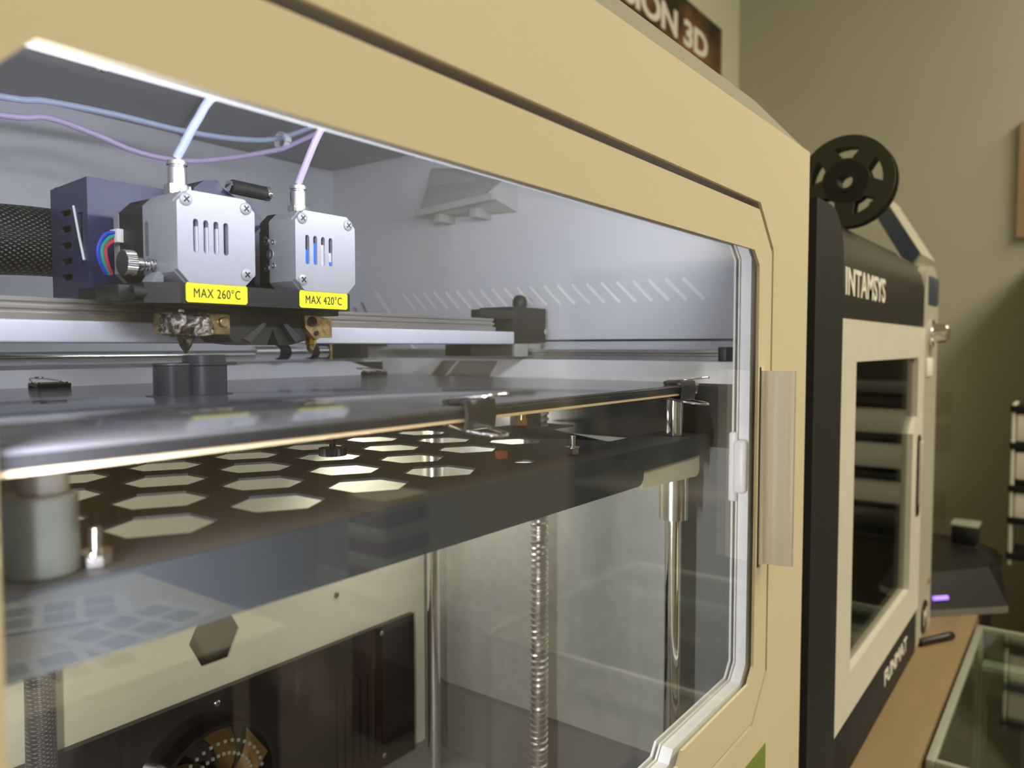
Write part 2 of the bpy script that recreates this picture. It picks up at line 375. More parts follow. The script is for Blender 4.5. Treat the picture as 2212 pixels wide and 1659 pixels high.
# picture frame on the right wall
pf = thing('picture_frame', (2390, -40, 281), 'pale wooden picture frame on the grey wall, cut by the frame edge', 'picture frame')
obj('moulding', MB().poly_prism([(-230, 281), (149, 281), (149, 577), (-230, 577)], 'x', 2380, 2399, [[(-205, 306), (124, 306), (124, 552), (-205, 552)]]), 'framewood', pf)
obj('backing', MB().box(2391, 2398, -206, 125, 305, 553), 'paper', pf)
for i, (y0, y1, z0, z1) in enumerate(((286, 330, -192, -126), (288, 330, -290, -216), (297, 335, -480, -402))):
    obj('paper_note', MB().poly_prism([(y0, z0), (y1, z0), (y1, z1), (y0, z1)], 'x', 2398.6, 2399.6), 'wallnote', smooth=False,
        label=('topmost of the three faded notes on the grey wall', 'middle one of the three faded notes on the grey wall', 'lowest of the three faded notes, just above the black device')[i], cat='note', group='faded notes on the grey wall')

# worktop under the small printer
TZ = -462
wb = thing('workbench', (1330, 490, -1150), 'warm brown wooden workbench under the small black printer', 'workbench')
obj('worktop', MB().box(672, 2010, 133, 850, TZ-28, TZ, 1.5), 'wood', wb)
lg = obj('leg', MB().box(680, 730, 150, 200, -1150, TZ-28, 1), 'blackmatte', wb)
for sh in ((1270, 0, 0), (0, 640, 0), (1270, 640, 0)): copy_at(lg, sh)

# glass display case in front of the bench
gc = thing('display_case', (1210, -130, -1150), 'low glass display case with greenish metal rails at lower right', 'display case')
X0, X1, Y0, Y1, Z1 = 950, 1470, -390, 129, TZ-2
obj('base_box', MB().box(X0, X1, Y0, Y1, -1150, -900, 2), 'black', gc)
obj('case_floor', MB().box(X0+10, X1-10, Y0+10, Y1-10, -900, -890), 'device', gc)
rb = obj('rail', MB().box(X0, X1, Y1-9, Y1, Z1-9, Z1, 1), 'caseal', gc); copy_at(rb, (0, Y0-Y1+9, 0))
rs = obj('rail', MB().box(X1-9, X1, Y0+9, Y1-9, Z1-9, Z1, 1), 'caseal', gc); copy_at(rs, (X0-X1+9, 0, 0))
ps = obj('post', MB().box(X1-9, X1, Y1-9, Y1, -900, Z1-9, 1), 'caseal', gc)
for sh in ((X0-X1+9, 0, 0), (0, Y0-Y1+9, 0), (X0-X1+9, Y0-Y1+9, 0)): copy_at(ps, sh)
obj('glass_pane', MB().box(X0+9, X1-9, Y0+9, Y1-9, Z1-7, Z1-3), 'caseglass', gc)
g2 = obj('glass_pane', MB().box(X1-6, X1-2, Y0+9, Y1-9, -899, Z1-9), 'caseglass', gc)
g3 = obj('glass_pane', MB().box(X0+9, X1-9, Y1-6, Y1-2, -899, Z1-9), 'caseglass', gc)
obj('shelf_strip', MB().box(X1-45, X1-12, Y0+12, Y1-12, Z1-60, Z1-52), 'caseal', gc)
bxk = thing('black_case', (1360, 60, -890), 'tall black box standing inside the glass display case', 'box')
obj('body', MB().box(1325, 1395, 20, 100, -889.5, -540, 3), 'device', bxk)
obj('lid', MB().box(1322, 1398, 17, 103, -540, -520, 2), 'black', bxk)
rx = thing('red_box', (1200, 60, -890), 'dark red box low inside the glass display case', 'box')
obj('body', MB().box(1150, 1260, 20, 100, -889.5, -700, 3), 'red', rx)
obj('lid', MB().box(1147, 1263, 17, 103, -700, -685, 2), 'black', rx)

# black device, box and bar on the worktop
dv = thing('black_device', (1700, 190, TZ), 'flat black wedge-shaped device with a violet light on the bench', 'device')
mb = MB(); lo = [(1450, 200), (1560, 92), (1975, 140), (1930, 400), (1600, 430)]; hi = [(1470, 215), (1590, 125), (1800, 175), (1830, 370), (1620, 405)]
mb.loft([(x, y, TZ+12) for x, y in lo], [(x, y, TZ+68) for x, y in hi]);
mb.poly_prism(hi, 'z', TZ+67.8, TZ+68.4)
obj('cover', mb, 'device', dv)
obj('base_plate', MB().poly_prism(lo, 'z', TZ, TZ+12), 'greyliner', dv)
obj('status_light', MB().tube([(1466, 194, TZ+30), (1486, 176, TZ+30)], 4, 8, 0), 'violet', dv)
bb = thing('black_box', (1772, 180, TZ+68.4), 'small black box standing on top of the wedge-shaped device', 'box')
obj('body', MB().box(1745, 1800, 158, 203, TZ+68.6, TZ+102, 2), 'device', bb)
obj('lid', MB().box(1743, 1802, 156, 205, TZ+102, TZ+107, 1), 'caseal', bb)
obj('marker_pen', MB().rev((1300, 190, TZ+6), (1368, 152, TZ+6), [(0, 4), (2, 6), (55, 6), (56, 6.6), (74, 6.4), (76, 5)], 14), 'device', label='black marker pen lying on the wooden worktop beside the printer', cat='pen')
so = thing('shelf_organiser', (1960, 20, TZ), 'white and black drawer organiser at the far right of the bench', 'organiser')
obj('side_panel', MB().box(1910, 2005, 110, 117, TZ, -120, 1), 'nbwhite', so)
sp0 = obj('side_panel', MB().box(1910, 2005, -120, -113, TZ, -120, 1), 'nbwhite', so)
s0 = obj('shelf', MB().box(1906, 2005, -113, 120, -138, -124, 1), 'device', so)
for dz in (-78, -168, -236, -312): copy_at(s0, (0, 0, dz))
d0 = obj('drawer', MB().box(1912, 2004, -110, 108, -200, -142, 3), 'letter', so)
for dz in (-80, -166): copy_at(d0, (0, 0, dz))

# ------------------------------------------------------------------ neighbouring printer
nb = thing('desktop_printer', (1040, 430, TZ), 'black desktop 3D printer with a white-framed door standing on the bench', '3D printer')
NX0, NX1 = 676, 1400
obj('cabinet_shell', MB().box(NX0+6, NX1-6, 560, 700, TZ+6, 120, 6).box(NX0+4, NX0+14, 214, 560, TZ+6, 110).box(NX1-14, NX1-4, 214, 560, TZ+6, 110).box(NX0+14, NX1-14, 200, 560, TZ+6, TZ+20), 'nbblack', nb)
def rounded_top(x0, x1, z0, z1, r, left=True, right=True, k=7):
    P = [(x0, z0), (x1, z0)]
    if right: P += [(x1-r+r*math.sin(PI/2*(1-i/k)), z1-r+r*math.cos(PI/2*(1-i/k))) for i in range(k+1)]
    else: P += [(x1, z1)]
    if left: P += [(x0+r-r*math.sin(PI/2*i/k), z1-r+r*math.cos(PI/2*i/k)) for i in range(k+1)]
    else: P += [(x0, z1)]
    return P
obj('side_pillar', MB().poly_prism(rounded_top(NX0, 770, TZ, 126, 48, False, True), 'y', 184, 560), 'nbblack', nb)
obj('control_pillar', MB().poly_prism(rounded_top(1268, NX1, TZ+6, 122, 52, True, True), 'y', 190, 560), 'nbbeige', nb)
hp = [(190, 28), (190, 84), (194, 104), (204, 120), (222, 130), (230, 139), (236, 141.6), (300, 146), (560, 148), (560, 110), (230, 110), (214, 28)]
obj('hood', MB().poly_prism(hp, 'x', 771, 1264), 'nbhood', nb)
obj('base_panel', MB().box(771, 1264, 190, 214, TZ+3, -392, 1.5), 'nbblack', nb)
# door: frame, pane, handle
dr = obj('door', MB().poly_prism([(783, -389), (1262, -389), (1262, 27), (783, 27)], 'y', 187, 200,
    [[(842, -342), (1181, -342), (1181, -122), (1211, -100), (1211, -16), (842, -16)]]), 'nbwhite', nb, smooth=False)
obj('door_pane', MB().box(838, 1215, 194, 197, -346, -12), 'nbglass', dr)
obj('handle_recess', MB().poly_prism(capsule(1226, -236, 1226, -136, 9), 'y', 184.5, 187.5), 'device', dr)
obj('handle', MB().poly_prism(capsule(1226, -225, 1226, -140, 4), 'y', 180, 187), 'handle', dr)
obj('chamber_back', MB().box(790, 1255, 540, 550, -389, 27), 'tray', nb)
pp = obj('chamber_post', MB().box(868, 888, 300, 330, -380, 20, 1).box(895, 915, 300, 330, -380, 20, 1), 'postal', nb)
text('INTAMSYS', 'lettering', 'letter', nb, (801, 189.6, 50.5), (1, 0, 0), (0, 0, 1), 28, 186, .4, bold=.015, spacing=1.0, label='cream white maker lettering')
text('FUNMAT', 'lettering', 'letter', nb, (1040, 189.6, -431), (1, 0, 0), (0, 0, 1), 20, 150, .3, bold=.01, label='white model lettering')
obj('display', MB().box(1300, 1382, 187.5, 190.5, 64, 106, .8), 'screen', nb)
obj('control_knob', MB().rev((1330, 190, 20), (1330, 165, 20), [(0, 21), (4, 21), (5, 15), (22, 14), (25, 11)], 24), 'chrome', nb)
obj('port_cover', MB().box(1295, 1345, 187.5, 190.5, -46, -18, 1), 'letter', nb)
em = obj('round_badge', MB().cyl((1336, 190, -425), (1336, 187.6, -425), 26, 32), 'device', nb)
text('M', 'badge_mark', 'letter', em, (1322, 187.3, -436), (1, 0, 0), (0, 0, 1), 24, 28, .2)
obj('indicator_light', MB().cyl((1370, 190, -376), (1370, 188, -376), 5, 12), 'brass', nb)
cpl = obj('tilted_panel', MB().poly_prism([(204, 120), (222, 132), (270, 217), (252, 232), (196, 136)], 'x', 1268, 1398), 'nbbeige', nb, smooth=False)
obj('panel_side', MB().poly_prism([(206, 124), (221, 134), (268, 217), (252, 230), (197, 137)], 'x', 1262, 1268), 'screen', cpl, smooth=False)
# spool standing on the hood
sx, sy, sz = 985, 233, 196
spr = 54
spl = thing('filament_spool', (sx, sy, 143), 'empty black plastic filament spool standing on the small printer', 'spool')
def spool_flange(x):
    holes = []
    for k in range(5):
        a = 2*PI*k/5+.35
        pts = []
        for i in range(5): t = a-.38+.76*i/4; pts.append((sy+41*math.cos(t), sz+41*math.sin(t)))
        for i in range(5): t = a+.2-.4*i/4; pts.append((sy+27*math.cos(t), sz+27*math.sin(t)))
        holes.append(pts)
    holes.append(ngon(sy, sz, 13.2, 24))
    return MB().poly_prism(ngon(sy, sz, spr, 48), 'x', x, x+3, holes)
fl = obj('flange', spool_flange(sx-12), 'spool', spl); copy_at(fl, (21, 0, 0))
obj('hub', MB().poly_prism(ngon(sy, sz, 25, 32), 'x', sx-13, sx+9, [ngon(sy, sz, 13, 32)]), 'device', spl)
obj('bore', MB().poly_prism(ngon(sy, sz, 13, 24), 'x', sx-15, sx+12, [ngon(sy, sz, 8.5, 24)]), 'black', spl)

# ------------------------------------------------------------------ the large printer: cabinet
pr = thing('cabinet_printer', (302, 527, -1150), 'large cream cabinet 3D printer with a clear door filling most of the frame', '3D printer')
OUT = [(-56, -1150), (656, -1150), (656, 159), (-56, 159)]
def oct_loop(x0, x1, z0, z1, ct, cb): return [(x0+cb, z0), (x1-cb, z0), (x1, z0+cb), (x1, z1-ct), (x1-ct, z1), (x0+ct, z1), (x0, z1-ct), (x0, z0+cb)]
OPEN = oct_loop(33, 569, -276, 101, 30, 31)
obj('front_frame', MB().poly_prism(OUT, 'y', 185, 187, [OPEN]), 'cream', pr, smooth=False)
lip = MB(); lip.poly_prism([(x, z) for x, z in oct_loop(29, 573, -280, 105, 30, 31)], 'y', 187, 214, [oct_loop(32, 570, -277, 102, 30, 31)])
obj('door_recess', lip, 'gap', pr, smooth=False)
hm = MB(); A = [(-56, 185, 159), (656, 185, 159), (656, 869, 159), (-56, 869, 159)]; B = [(-11, 230, 213), (611, 230, 213), (611, 869, 213), (-11, 869, 213)]
B = [(-23, 220, 199), (623, 220, 199), (623, 869, 199), (-23, 869, 199)]; B2 = [(10, 262, 216), (590, 262, 216), (590, 869, 216), (10, 869, 216)]
hm.loft([(-56, 187, 159.6), (656, 187, 159.6), (656, 869, 159.6), (-56, 869, 159.6)], B); hm.loft(B, B2); hm.bm.faces.new([hm.bm.verts.new(p) for p in B2])
bmesh.ops.remove_doubles(hm.bm, verts=hm.bm.verts[:], dist=.01)
obj('hood_panel', hm, 'hoodgrey', pr, smooth=False)
obj('hood_seam', MB().box(-52, 640, 187.5, 190, 157.6, 161, .3), 'black', pr)
sd = obj('side_panel', MB().box(652, 656, 187, 869, -1150, 159, .8), 'cream', pr); copy_at(sd, (-708, 0, 0))
obj('rear_panel', MB().box(-52, 652, 866, 869, -1150, 213), 'cream', pr)
obj('warning_sticker', MB().box(470, 568, 184.6, 185, -372, -300.5), 'green', pr, smooth=False)

# door
GL = [(190, -249), (412, -249), (418, -242), (530, -242), (540, -232), (540, 57), (529, 67), (74, 67), (64, 57), (64, -232), (74, -242), (183, -242)]
DO = oct_loop(36, 566, -273, 96, 28, 29)
door = obj('door', MB().poly_prism(DO, 'y', 185.2, 187.2, [GL]), 'cream', pr, smooth=False)
obj('door_edge', MB().poly_prism(DO, 'y', 187.2, 203, [oct_loop(38, 564, -271, 94, 28, 29)]), 'cream', door, smooth=False)
obj('door_glass', MB().box(40, 562, 188, 191.5, -268, 92), 'glass', door, smooth=False)
def ring(loop, grow):   # offset outline outward from its centre line
    P = [Vector(p) for p in loop]; n = len(P); out = []
    for i in range(n):
        a, b, c = P[i-1], P[i], P[(i+1) % n]
        d1 = (b-a).normalized(); d2 = (c-b).normalized(); n1 = Vector((d1.y, -d1.x)); n2 = Vector((d2.y, -d2.x))
        m_ = (n1+n2); m_ = m_/m_.length_squared*2 if m_.length > 1e-6 else n1
        out.append(tuple(b+m_*grow))
    return out
JA = [(x, z+5) if z > 50 else (x, z) for x, z in GL]
obj('door_seal', MB().poly_prism(ring(JA, 6), 'y', 191.6, 199, [ring(JA, 1.2)]), 'seal', door, smooth=False)
sb = MB(); sb.poly_prism(ring(JA, 5), 'y', 199.4, 200.6, [ring(JA, .2)]); sb.poly_prism(ring(JA, 5), 'y', 202.2, 203.6, [ring(JA, -.6)])
obj('seal_bead', sb, 'white', door, smooth=False)
# handle: an aluminium profile with a base lip, a curved web and an outer lip
hpf = [(545, 185), (545, 183.5), (548, 182), (549.5, 176), (550.2, 170), (552.0, 166.5), (552.6, 163.5), (555.5, 163), (556, 166), (554, 169), (553.5, 176), (552, 184), (552, 185)]
obj('handle', MB().poly_prism(hpf, 'z', -158, -17.5), 'handle', door, ang=50)
obj('handle_slot_shade', MB().box(543.6, 545.2, 184.6, 185.2, -160, -15), 'black', door)  # black strip painted as the shaded slot along the handle base
obj('light_shield', MB().box(63.2, 66, 197.6, 199, -240, 60), 'black', door)  # added black shield, narrows the spread of the side light
mc = MB(); mc.box(534, 541.2, 191.8, 201, -106, -68, 2.2, 3); obj('magnet_catch', mc, 'seal', door)
obj('catch_plate', MB().box(536, 541.2, 199.2, 205, -113, -62, 2, 3), 'seal', door)

# chamber liners
vh = []
slots = []
for i in range(22):
    yt = 582-15.19*i; slots.append(capsule(yt, 55, yt-17, 39, 1.5))
obj('side_liner', MB().poly_prism([(190, -11), (693, -11), (693, 202), (238, 202), (190, 148)], 'x', 585, 587, slots), 'chamber', pr, smooth=False)
v0 = None
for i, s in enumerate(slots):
    if v0 is None: v0 = obj('slot_light_fill', MB().poly_prism([(y, z) for y, z in capsule(582, 55, 565, 39, 1.6)], 'x', 585.6, 586.8), 'slot', pr, smooth=False)  # white inserts painted for the light coming through the vents
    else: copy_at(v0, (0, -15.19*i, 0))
obj('back_liner', MB().box(25, 587, 693, 696, -14, 202), 'chamber', pr)
obj('left_liner', MB().poly_prism([(190, -395), (693, -395), (693, 202), (238, 202), (190, 148)], 'x', 25, 27), 'chamber', pr)
obj('top_liner', MB().box(27, 585, 238, 693, 200.5, 203), 'chamber_top', pr)
tp = obj('top_panel', MB().poly_prism([(330, 520), (575, 520), (575, 685), (395, 685)], 'z', 197.6, 200.4), 'chamber_top', pr, smooth=False)
for (x, y, z) in ((517, 604, 197.6), (556, 604, 197.6), (464, 640, 197.6)): obj('screw', screw_mb(x, y, z, (0, 0, -1), 2.5, 1.2), ('steel', 'black'), tp)
obj('screw', screw_mb(272, 572, 200.4, (0, 0, -1), 4, 3), ('tie', 'black'), pr)
obj('ledge', MB().box(549, 586, 200, 695, -13.5, -11.5).box(27, 549, 577, 695, -15.5, -13.5), 'chamber', pr)
# white band round the bed, with a slanted gap on the right side
bnd = MB()
bnd.poly_prism([(202, -28), (436, -28), (425, -12), (202, -12)], 'x', 548, 551)
bnd.poly_prism([(509, -28), (576, -28), (576, -12), (493, -12)], 'x', 548, 551)
obj('white_band', bnd, 'white', pr, smooth=False)
obj('white_band', MB().box(27, 500, 574, 577, -30, -13).poly_prism([(500, -30), (548, -30), (543, -27), (530, -22), (500, -14)], 'y', 574, 577), 'white', pr, smooth=False)  # right end cut to the outline of the corner shadow
obj('corner_shade', MB().box(480, 549, 584, 586, -31, -13), 'tray', pr)  # dark sheet standing in for the shadow at the band corner
obj('gap_liner', MB().box(555, 557, 420, 520, -29, -11.8), 'gap', pr)
obj('gap_fold', MB().poly_prism([(491.5, -28), (494, -28), (477.5, -12.4), (475.5, -12.4)], 'x', 552.5, 555), 'seal', pr, smooth=False)
# lower chamber
obj('dark_strip', MB().box(550, 553, 196, 576, -76, -28.4), 'bronze', pr)
lp = []
for (cy, cz, a0) in ((490, -318, -90), (490, -83, 0), (268, -83, 90), (268, -318, 180)):
    for i in range(5): t = math.radians(a0+90*i/4); lp.append((cy+9*math.cos(t), cz+9*math.sin(t)))
obj('steel_plate', MB().poly_prism(lp, 'x', 547, 549), 'galv', pr, smooth=False)
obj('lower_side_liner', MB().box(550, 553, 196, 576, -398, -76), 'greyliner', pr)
HX = [(299, -219), (309, -239), (331, -239), (341, -219), (331, -200), (309, -200)]
lb = obj('lower_back_liner', MB().poly_prism([(27, -395), (549, -395), (549, -31), (27, -31)], 'y', 520, 522, [HX]), 'beige', pr, smooth=False)
obj('screw', screw_mb(437, 520, -218, (0, -1, 0), 3, 1.6), ('steel', 'black'), lb)
obj('recess_box', MB().box(285, 360, 540, 560, -250, -190), 'greyliner', lb)
obj('back_shelf', MB().box(27, 549, 522, 577, -33, -31), 'chamber', pr)
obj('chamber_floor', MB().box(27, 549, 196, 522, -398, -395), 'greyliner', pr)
# black panel with slots and a round fan opening
fc = (308, -328)
slot_h = [[(430+9*i, -378), (432.5+9*i, -378), (432.5+9*i, -298), (430+9*i, -298)] for i in range(7)]
bp_ = obj('black_panel', MB().poly_prism([(180, -394), (528, -394), (528, -259), (180, -259)], 'y', 514, 519.6, slot_h), 'acrylic', pr, smooth=False)
for (x, z) in ((485, -266), (487, -383), (317, -268)): obj('screw', screw_mb(x, 514, z, (0, -1, 0), 2.4, 1.5), ('chrome', 'black'), bp_)
obj('fan_ring', MB().poly_prism(ngon(fc[0], fc[1], 50, 48), 'y', 500, 514, [ngon(fc[0], fc[1], 47, 48)]), 'acrylic', bp_)
fb = MB()
for k in range(6):
    a = 2*PI*k/6+.4; RR = (14, 22, 30, 38, 46)
    P = [(fc[0]+r*math.cos(a+r/46*.9), 503, fc[1]+r*math.sin(a+r/46*.9)) for r in RR]
    Q = [(fc[0]+r*math.cos(a+.34+r/46*1.1), 512, fc[1]+r*math.sin(a+.34+r/46*1.1)) for r in RR]
    fb = MB()
    va = [fb.bm.verts.new(p) for p in P]; vb = [fb.bm.verts.new(p) for p in Q]
    for i in range(4): fb.bm.faces.new((va[i], va[i+1], vb[i+1], vb[i]))
    fb.solidify(.8)
    obj('fan_blade', fb, 'fan', bp_)
obj('fan_hub', MB().cyl((fc[0], 513.8, fc[1]), (fc[0], 500, fc[1]), 14, 28, 1.5), 'acrylic', bp_)
fg = MB()
for rr in (28, 37):
    for k in range(40):
        a = 2*PI*k/40; fg.box(fc[0]+rr*math.cos(a)-1, fc[0]+rr*math.cos(a)+1, 498.5, 500, fc[1]+rr*math.sin(a)-1, fc[1]+rr*math.sin(a)+1)
obj('fan_guard', fg, 'caseal', bp_, kind='stuff')
# sensor cover on the right liner
sc = MB()
yA, yB = 542, 431
a = [(585, yA, 182), (585, yB, 168), (585, yB, 126), (585, yA-6, 130)]; b = [(578, yA-2, 163), (572, yB+12, 157), (556, yB+14, 140), (556, yA-10, 131)]
vs_ = [sc.bm.verts.new(p) for p in (a+b)]
for ix in ((0, 1, 5, 4), (4, 5, 6, 7), (7, 6, 2, 3), (1, 2, 6, 5), (0, 4, 7, 3), (0, 3, 2, 1)): sc.bm.faces.new([vs_[i] for i in ix])
sn = obj('sensor_cover', sc, 'cover', pr, smooth=False)
for (y0, y1) in ((508, 518), (462, 472)): obj('clip_tab', MB().box(562, 584, y0, y1, 122, 131, 1), 'cover', sn)
obj('cover_rim', MB().poly_prism([(yA-8, 128), (yB+6, 134), (yB+6, 140), (yA-8, 134)], 'x', 553, 557), 'cover', sn, smooth=False)
# corner bracket with slanted slots behind the second extruder
cb_ = obj('corner_bracket', MB().poly_prism([(560, -6), (660, -6), (660, 60), (620, 60)], 'x', 578, 584, [capsule(620, 18, 640, 45, 4), capsule(642, 18, 652, 40, 4)]), 'chamber', pr, smooth=False)
obj('bracket_block', MB().box(566, 583, 600, 660, 0, 14, 1), 'black', cb_)
# guide rods and lead screw
for (x, y) in ((515, 476), (515, 237.5)):
    obj('guide_rod', MB().cyl((x, y, -395), (x, y, -30), 6, 28), 'chrome', pr)
ls = obj('lead_screw', MB().cyl((515, 357, -395), (515, 357, -40), 6.4, 24), 'brushed', pr)
th = MB(); nt = 68; pts = []
for i in range(nt*14+1):
    t = 2*PI*i/14; pts.append((515+6.6*math.cos(t), 357+6.6*math.sin(t), -394+5*i/14))
th.tube(pts, 1.35, 5, 0)
obj('thread', th, 'brushed', ls)
# Y guide rail on the right ledge, and the rear drive shaft
rl = [(552, -11.4), (569, -11.4), (569, -8), (567, -7.2), (567, -6), (569, -5), (569, -2.6), (552, -2.6), (552, -5), (554, -6), (554, -7.2), (552, -8)]
yr = obj('guide_rail', MB().poly_prism(rl, 'y', 217, 590), 'brushed', pr, smooth=False)
obj('rail_end_block', MB().box(549, 571, 212, 219, -11.4, -.5, 1), 'black', yr)
obj('drive_belt', MB().box(577.5, 579, 209, 440, 4.2, 6, .2), 'black', pr)
sh = obj('drive_shaft', MB().cyl((40, 562, -7.4), (386, 562, -7.4), 4.2, 20), 'steel', pr)
cpn = MB().cyl((386, 562, -5), (410, 562, -5), 5.4, 24, .5); cpn.mi = 1; cpn.cyl((410, 562, -5), (421, 562, -5), 7, 24, 1); cpn.mi = 0
cpn.cyl((421, 562, -5), (445, 562, -5), 5.2, 24, .5); cpn.mi = 1; cpn.cyl((445, 562, -5), (452, 562, -5), 7, 24, 1); cpn.mi = 0; cpn.cyl((452, 562, -5), (464, 562, -5), 5.2, 24, .5)
obj('shaft_coupling', cpn, ('chrome', 'black'), sh)
obj('motor_block', MB().box(470, 520, 566, 600, -12, 6, 1), 'black', pr)
obj('brass_pin', MB().cyl((468, 560, -13), (468, 560, 4), 1.2, 10), 'brass', pr)
obj('led_strip', MB().box(80, 540, 200, 204, 122, 127, 1), 'led', pr)
obj('hanging_sleeve', MB().tube([(184, 480, -170), (180, 472, -250), (175, 466, -320), (177, 468, -394)], 8, 16), 'braid', pr)

# ------------------------------------------------------------------ gantry
ga = thing('gantry', (300, 405, 0), 'steel X gantry with a white front cover crossing behind the print head', 'gantry')
bar = [(391, 12.4), (421, 12.4), (421, 23), (393, 23), (393, 21.2), (394.6, 20.6), (394.6, 19.6), (392.4, 19.2), (392.4, 17.8), (394, 17.2), (394, 16.2), (391, 15.6)]
obj('rail_bar', MB().poly_prism(bar, 'x', 40, 500), 'brushed', ga, smooth=False)
obj('cover_strip', MB().box(40, 525, 390, 424, 1.6, 12.4, 1.2, 3), 'whitebar', ga)
gb = obj('end_block', MB().box(526, 576, 392, 430, 3, 34, 1), 'blackmatte', ga)
obj('belt_knob', MB().cyl((553, 405, 34), (553, 405, 40), 6, 20).rev((553, 405, 36), (553, 405, 46), [(0, 6.5), (5, 6.5), (8, 5), (9.5, 2.5)], 20), 'black', gb)
obj('bolt', MB().cyl((572, 392, 13), (572, 390, 13), 2.6, 6), 'steel', gb)
obj('end_cover', MB().box(481, 526, 391, 402, 23.2, 30, .8), 'blackmatte', ga)
obj('rail_carriage', MB().box(474, 530, 396, 424, -8, 1.4, .8), 'black', ga)
obj('rail_slider', MB().box(531, 551, 394, 424, -9, 2.6, .8).box(551, 570, 394, 440, -2.2, 2.4), 'galv', ga)

# ------------------------------------------------------------------ print head
ph = thing('extruder_carriage', (240, 380, 0), 'dual-extruder print head with two silver gearboxes and yellow temperature labels', 'print head')
cr_ = MB()
cr_.poly_prism([(198, 345.4), (303, 345.4), (305, 348), (305, 388), (186, 388), (186, 356)], 'z', 20.6, 30.4)
obj('carriage_block', cr_, 'black', ph, smooth=False)
obj('linear_block', MB().box(186, 300, 389, 424, 23.6, 30, .8).box(176, 185, 360, 384, 22, 29, 1), 'black', ph)
obj('cap_screw', MB().poly_prism(ngon(358, 25.5, 3.2, 20), 'x', 181, 192, [ngon(358, 25.5, 1.5, 6)]).cyl((188, 358, 25.5), (192, 358, 25.5), 1.6, 8), 'blackmatte', ph)
def extruder(x0, first):
    z0, z1 = 30.6, 74.6; x1 = x0+42.3
    cz = lambda: octagon(x0, x1, z0, z1, 5)
    slots_ = [capsule(x0+9.5+5.4*i, 46.5, x0+9.5+5.4*i, 60, 1.35) for i in range(4)] if first else [capsule(x0+8+5.4*i, 46.5, x0+8+5.4*i, 60, 1.35) for i in range(4)]
    ex = obj('extruder', MB().poly_prism(octagon(x0, x1, z0, z1, 5), 'y', 348, 368), 'alu' if first else 'alu', ph, at=(x0, 345, z0), smooth=False)
    fp = obj('face_plate', MB().poly_prism(octagon(x0, x1, z0, z1, 6), 'y', 344.6, 348, slots_), 'alu', ex, smooth=False)
    gi = MB().box(x0+6, x0+32, 347.4, 347.9, 44, 62)
    if first:
        gi.mi = 1
        for i in range(3): gi.box(x0+10.3+5.4*i, x0+11.2+5.4*i, 345.4, 347.6, 45.2, 58)
        gi.mi = 2; gi.box(x0+27, x0+27.9, 345.4, 347.6, 50, 60)
        obj('gear_behind_slots', gi, ('black', 'lilac', 'alu'), ex)
    else:
        gi.mi = 1; gi.box(x0+6.6, x0+9.5, 346, 347.7, 45, 53.5, .3).box(x0+12, x0+15, 346, 347.7, 45, 57.5, .3).box(x0+22.6, x0+26, 346, 347.7, 45, 48)
        gi.mi = 2; gi.box(x0+17.6, x0+20.8, 346, 347.7, 45, 57).box(x0+24, x0+26, 346, 347.6, 48, 53)
        obj('gear_behind_slots', gi, ('black', 'bluepart', 'lilac'), ex)
    s0 = obj('screw', screw_mb(x0+4.6, 344.6, 70, (0, -1, 0), 3.1, 1.0), ('alu', 'black'), ex)
    copy_at(s0, (32.5, 0, 0)); copy_at(s0, (32.5 if first else 0, 0, -33.5))
    obj('case_seam', MB().poly_prism(octagon(x0+.8, x1-.8, z0+.8, z1-.8, 5), 'y', 368, 368.8), 'black', ex, smooth=False)
    if first:
        side = MB().poly_prism(octagon(x0, x1, z0, z1, 5), 'y', 368.8, 376)
        obj('gear_case', side, 'alu', ex, smooth=False)
        obj('side_slot', MB().poly_prism(capsule(372.2, 46, 372.2, 60, 1.6), 'x', x0-.15, x0+.2), 'greyliner', ex)
    else:
        obj('gear_case', MB().poly_prism(octagon(x0, x1, z0, z1, 5), 'y', 368.8, 376), 'black', ex, smooth=False)
        hs = MB()
        for (yy, zz, r) in ((370.5, 59, 2.6), (367, 51.5, 2.9), (370.5, 44, 2.6), (364, 58, 1.4), (364, 45, 1.4)):
            hs.mi = 0; hs.poly_prism(ngon(yy, zz, r, 18), 'x', x0-.5, x0+.1, [ngon(yy, zz, r*.6, 18)])
        obj('vent_holes', hs, 'chrome', ex)
    mx0 = x0 if first else x0+16
    obj('motor_flange', MB().poly_prism(octagon(mx0+.5, x1-.5, z0, z1-.6, 4.5), 'y', 376, 385), 'black', ex, smooth=False)
    mo = MB().poly_prism(octagon(mx0+.2, x1-.2, z0, z1, 6), 'y', 385, 400); mo.mi = 1; mo.poly_prism(octagon(mx0-.2, x1+.2, z0-.2, z1+.2, 7), 'y', 400, 405)
    obj('stepper_motor', mo, ('blackmatte', 'alu'), ex, smooth=False)
    fx, fy = x0+(10 if first else 15), 361
    ft = MB().rev((fx, fy, 74.6), (fx, fy, 92), [(0, 5.6), (4.4, 5.6), (4.6, 4.5), (13, 4.5), (13.4, 4.0), (14.2, 4.0), (14.4, 4.9), (16.3, 4.9), (16.6, 4.2)], 24)
    obj('tube_fitting', ft, 'steel', ex)
    obj('fitting_nut', MB().cyl((fx, fy, 74.6), (fx, fy, 79.4), 6.2, 6, .3), 'chrome', ex)
    return ex, fx, fy
e1, f1x, f1y = extruder(196.6, True)
e2, f2x, f2y = extruder(264.3, False)
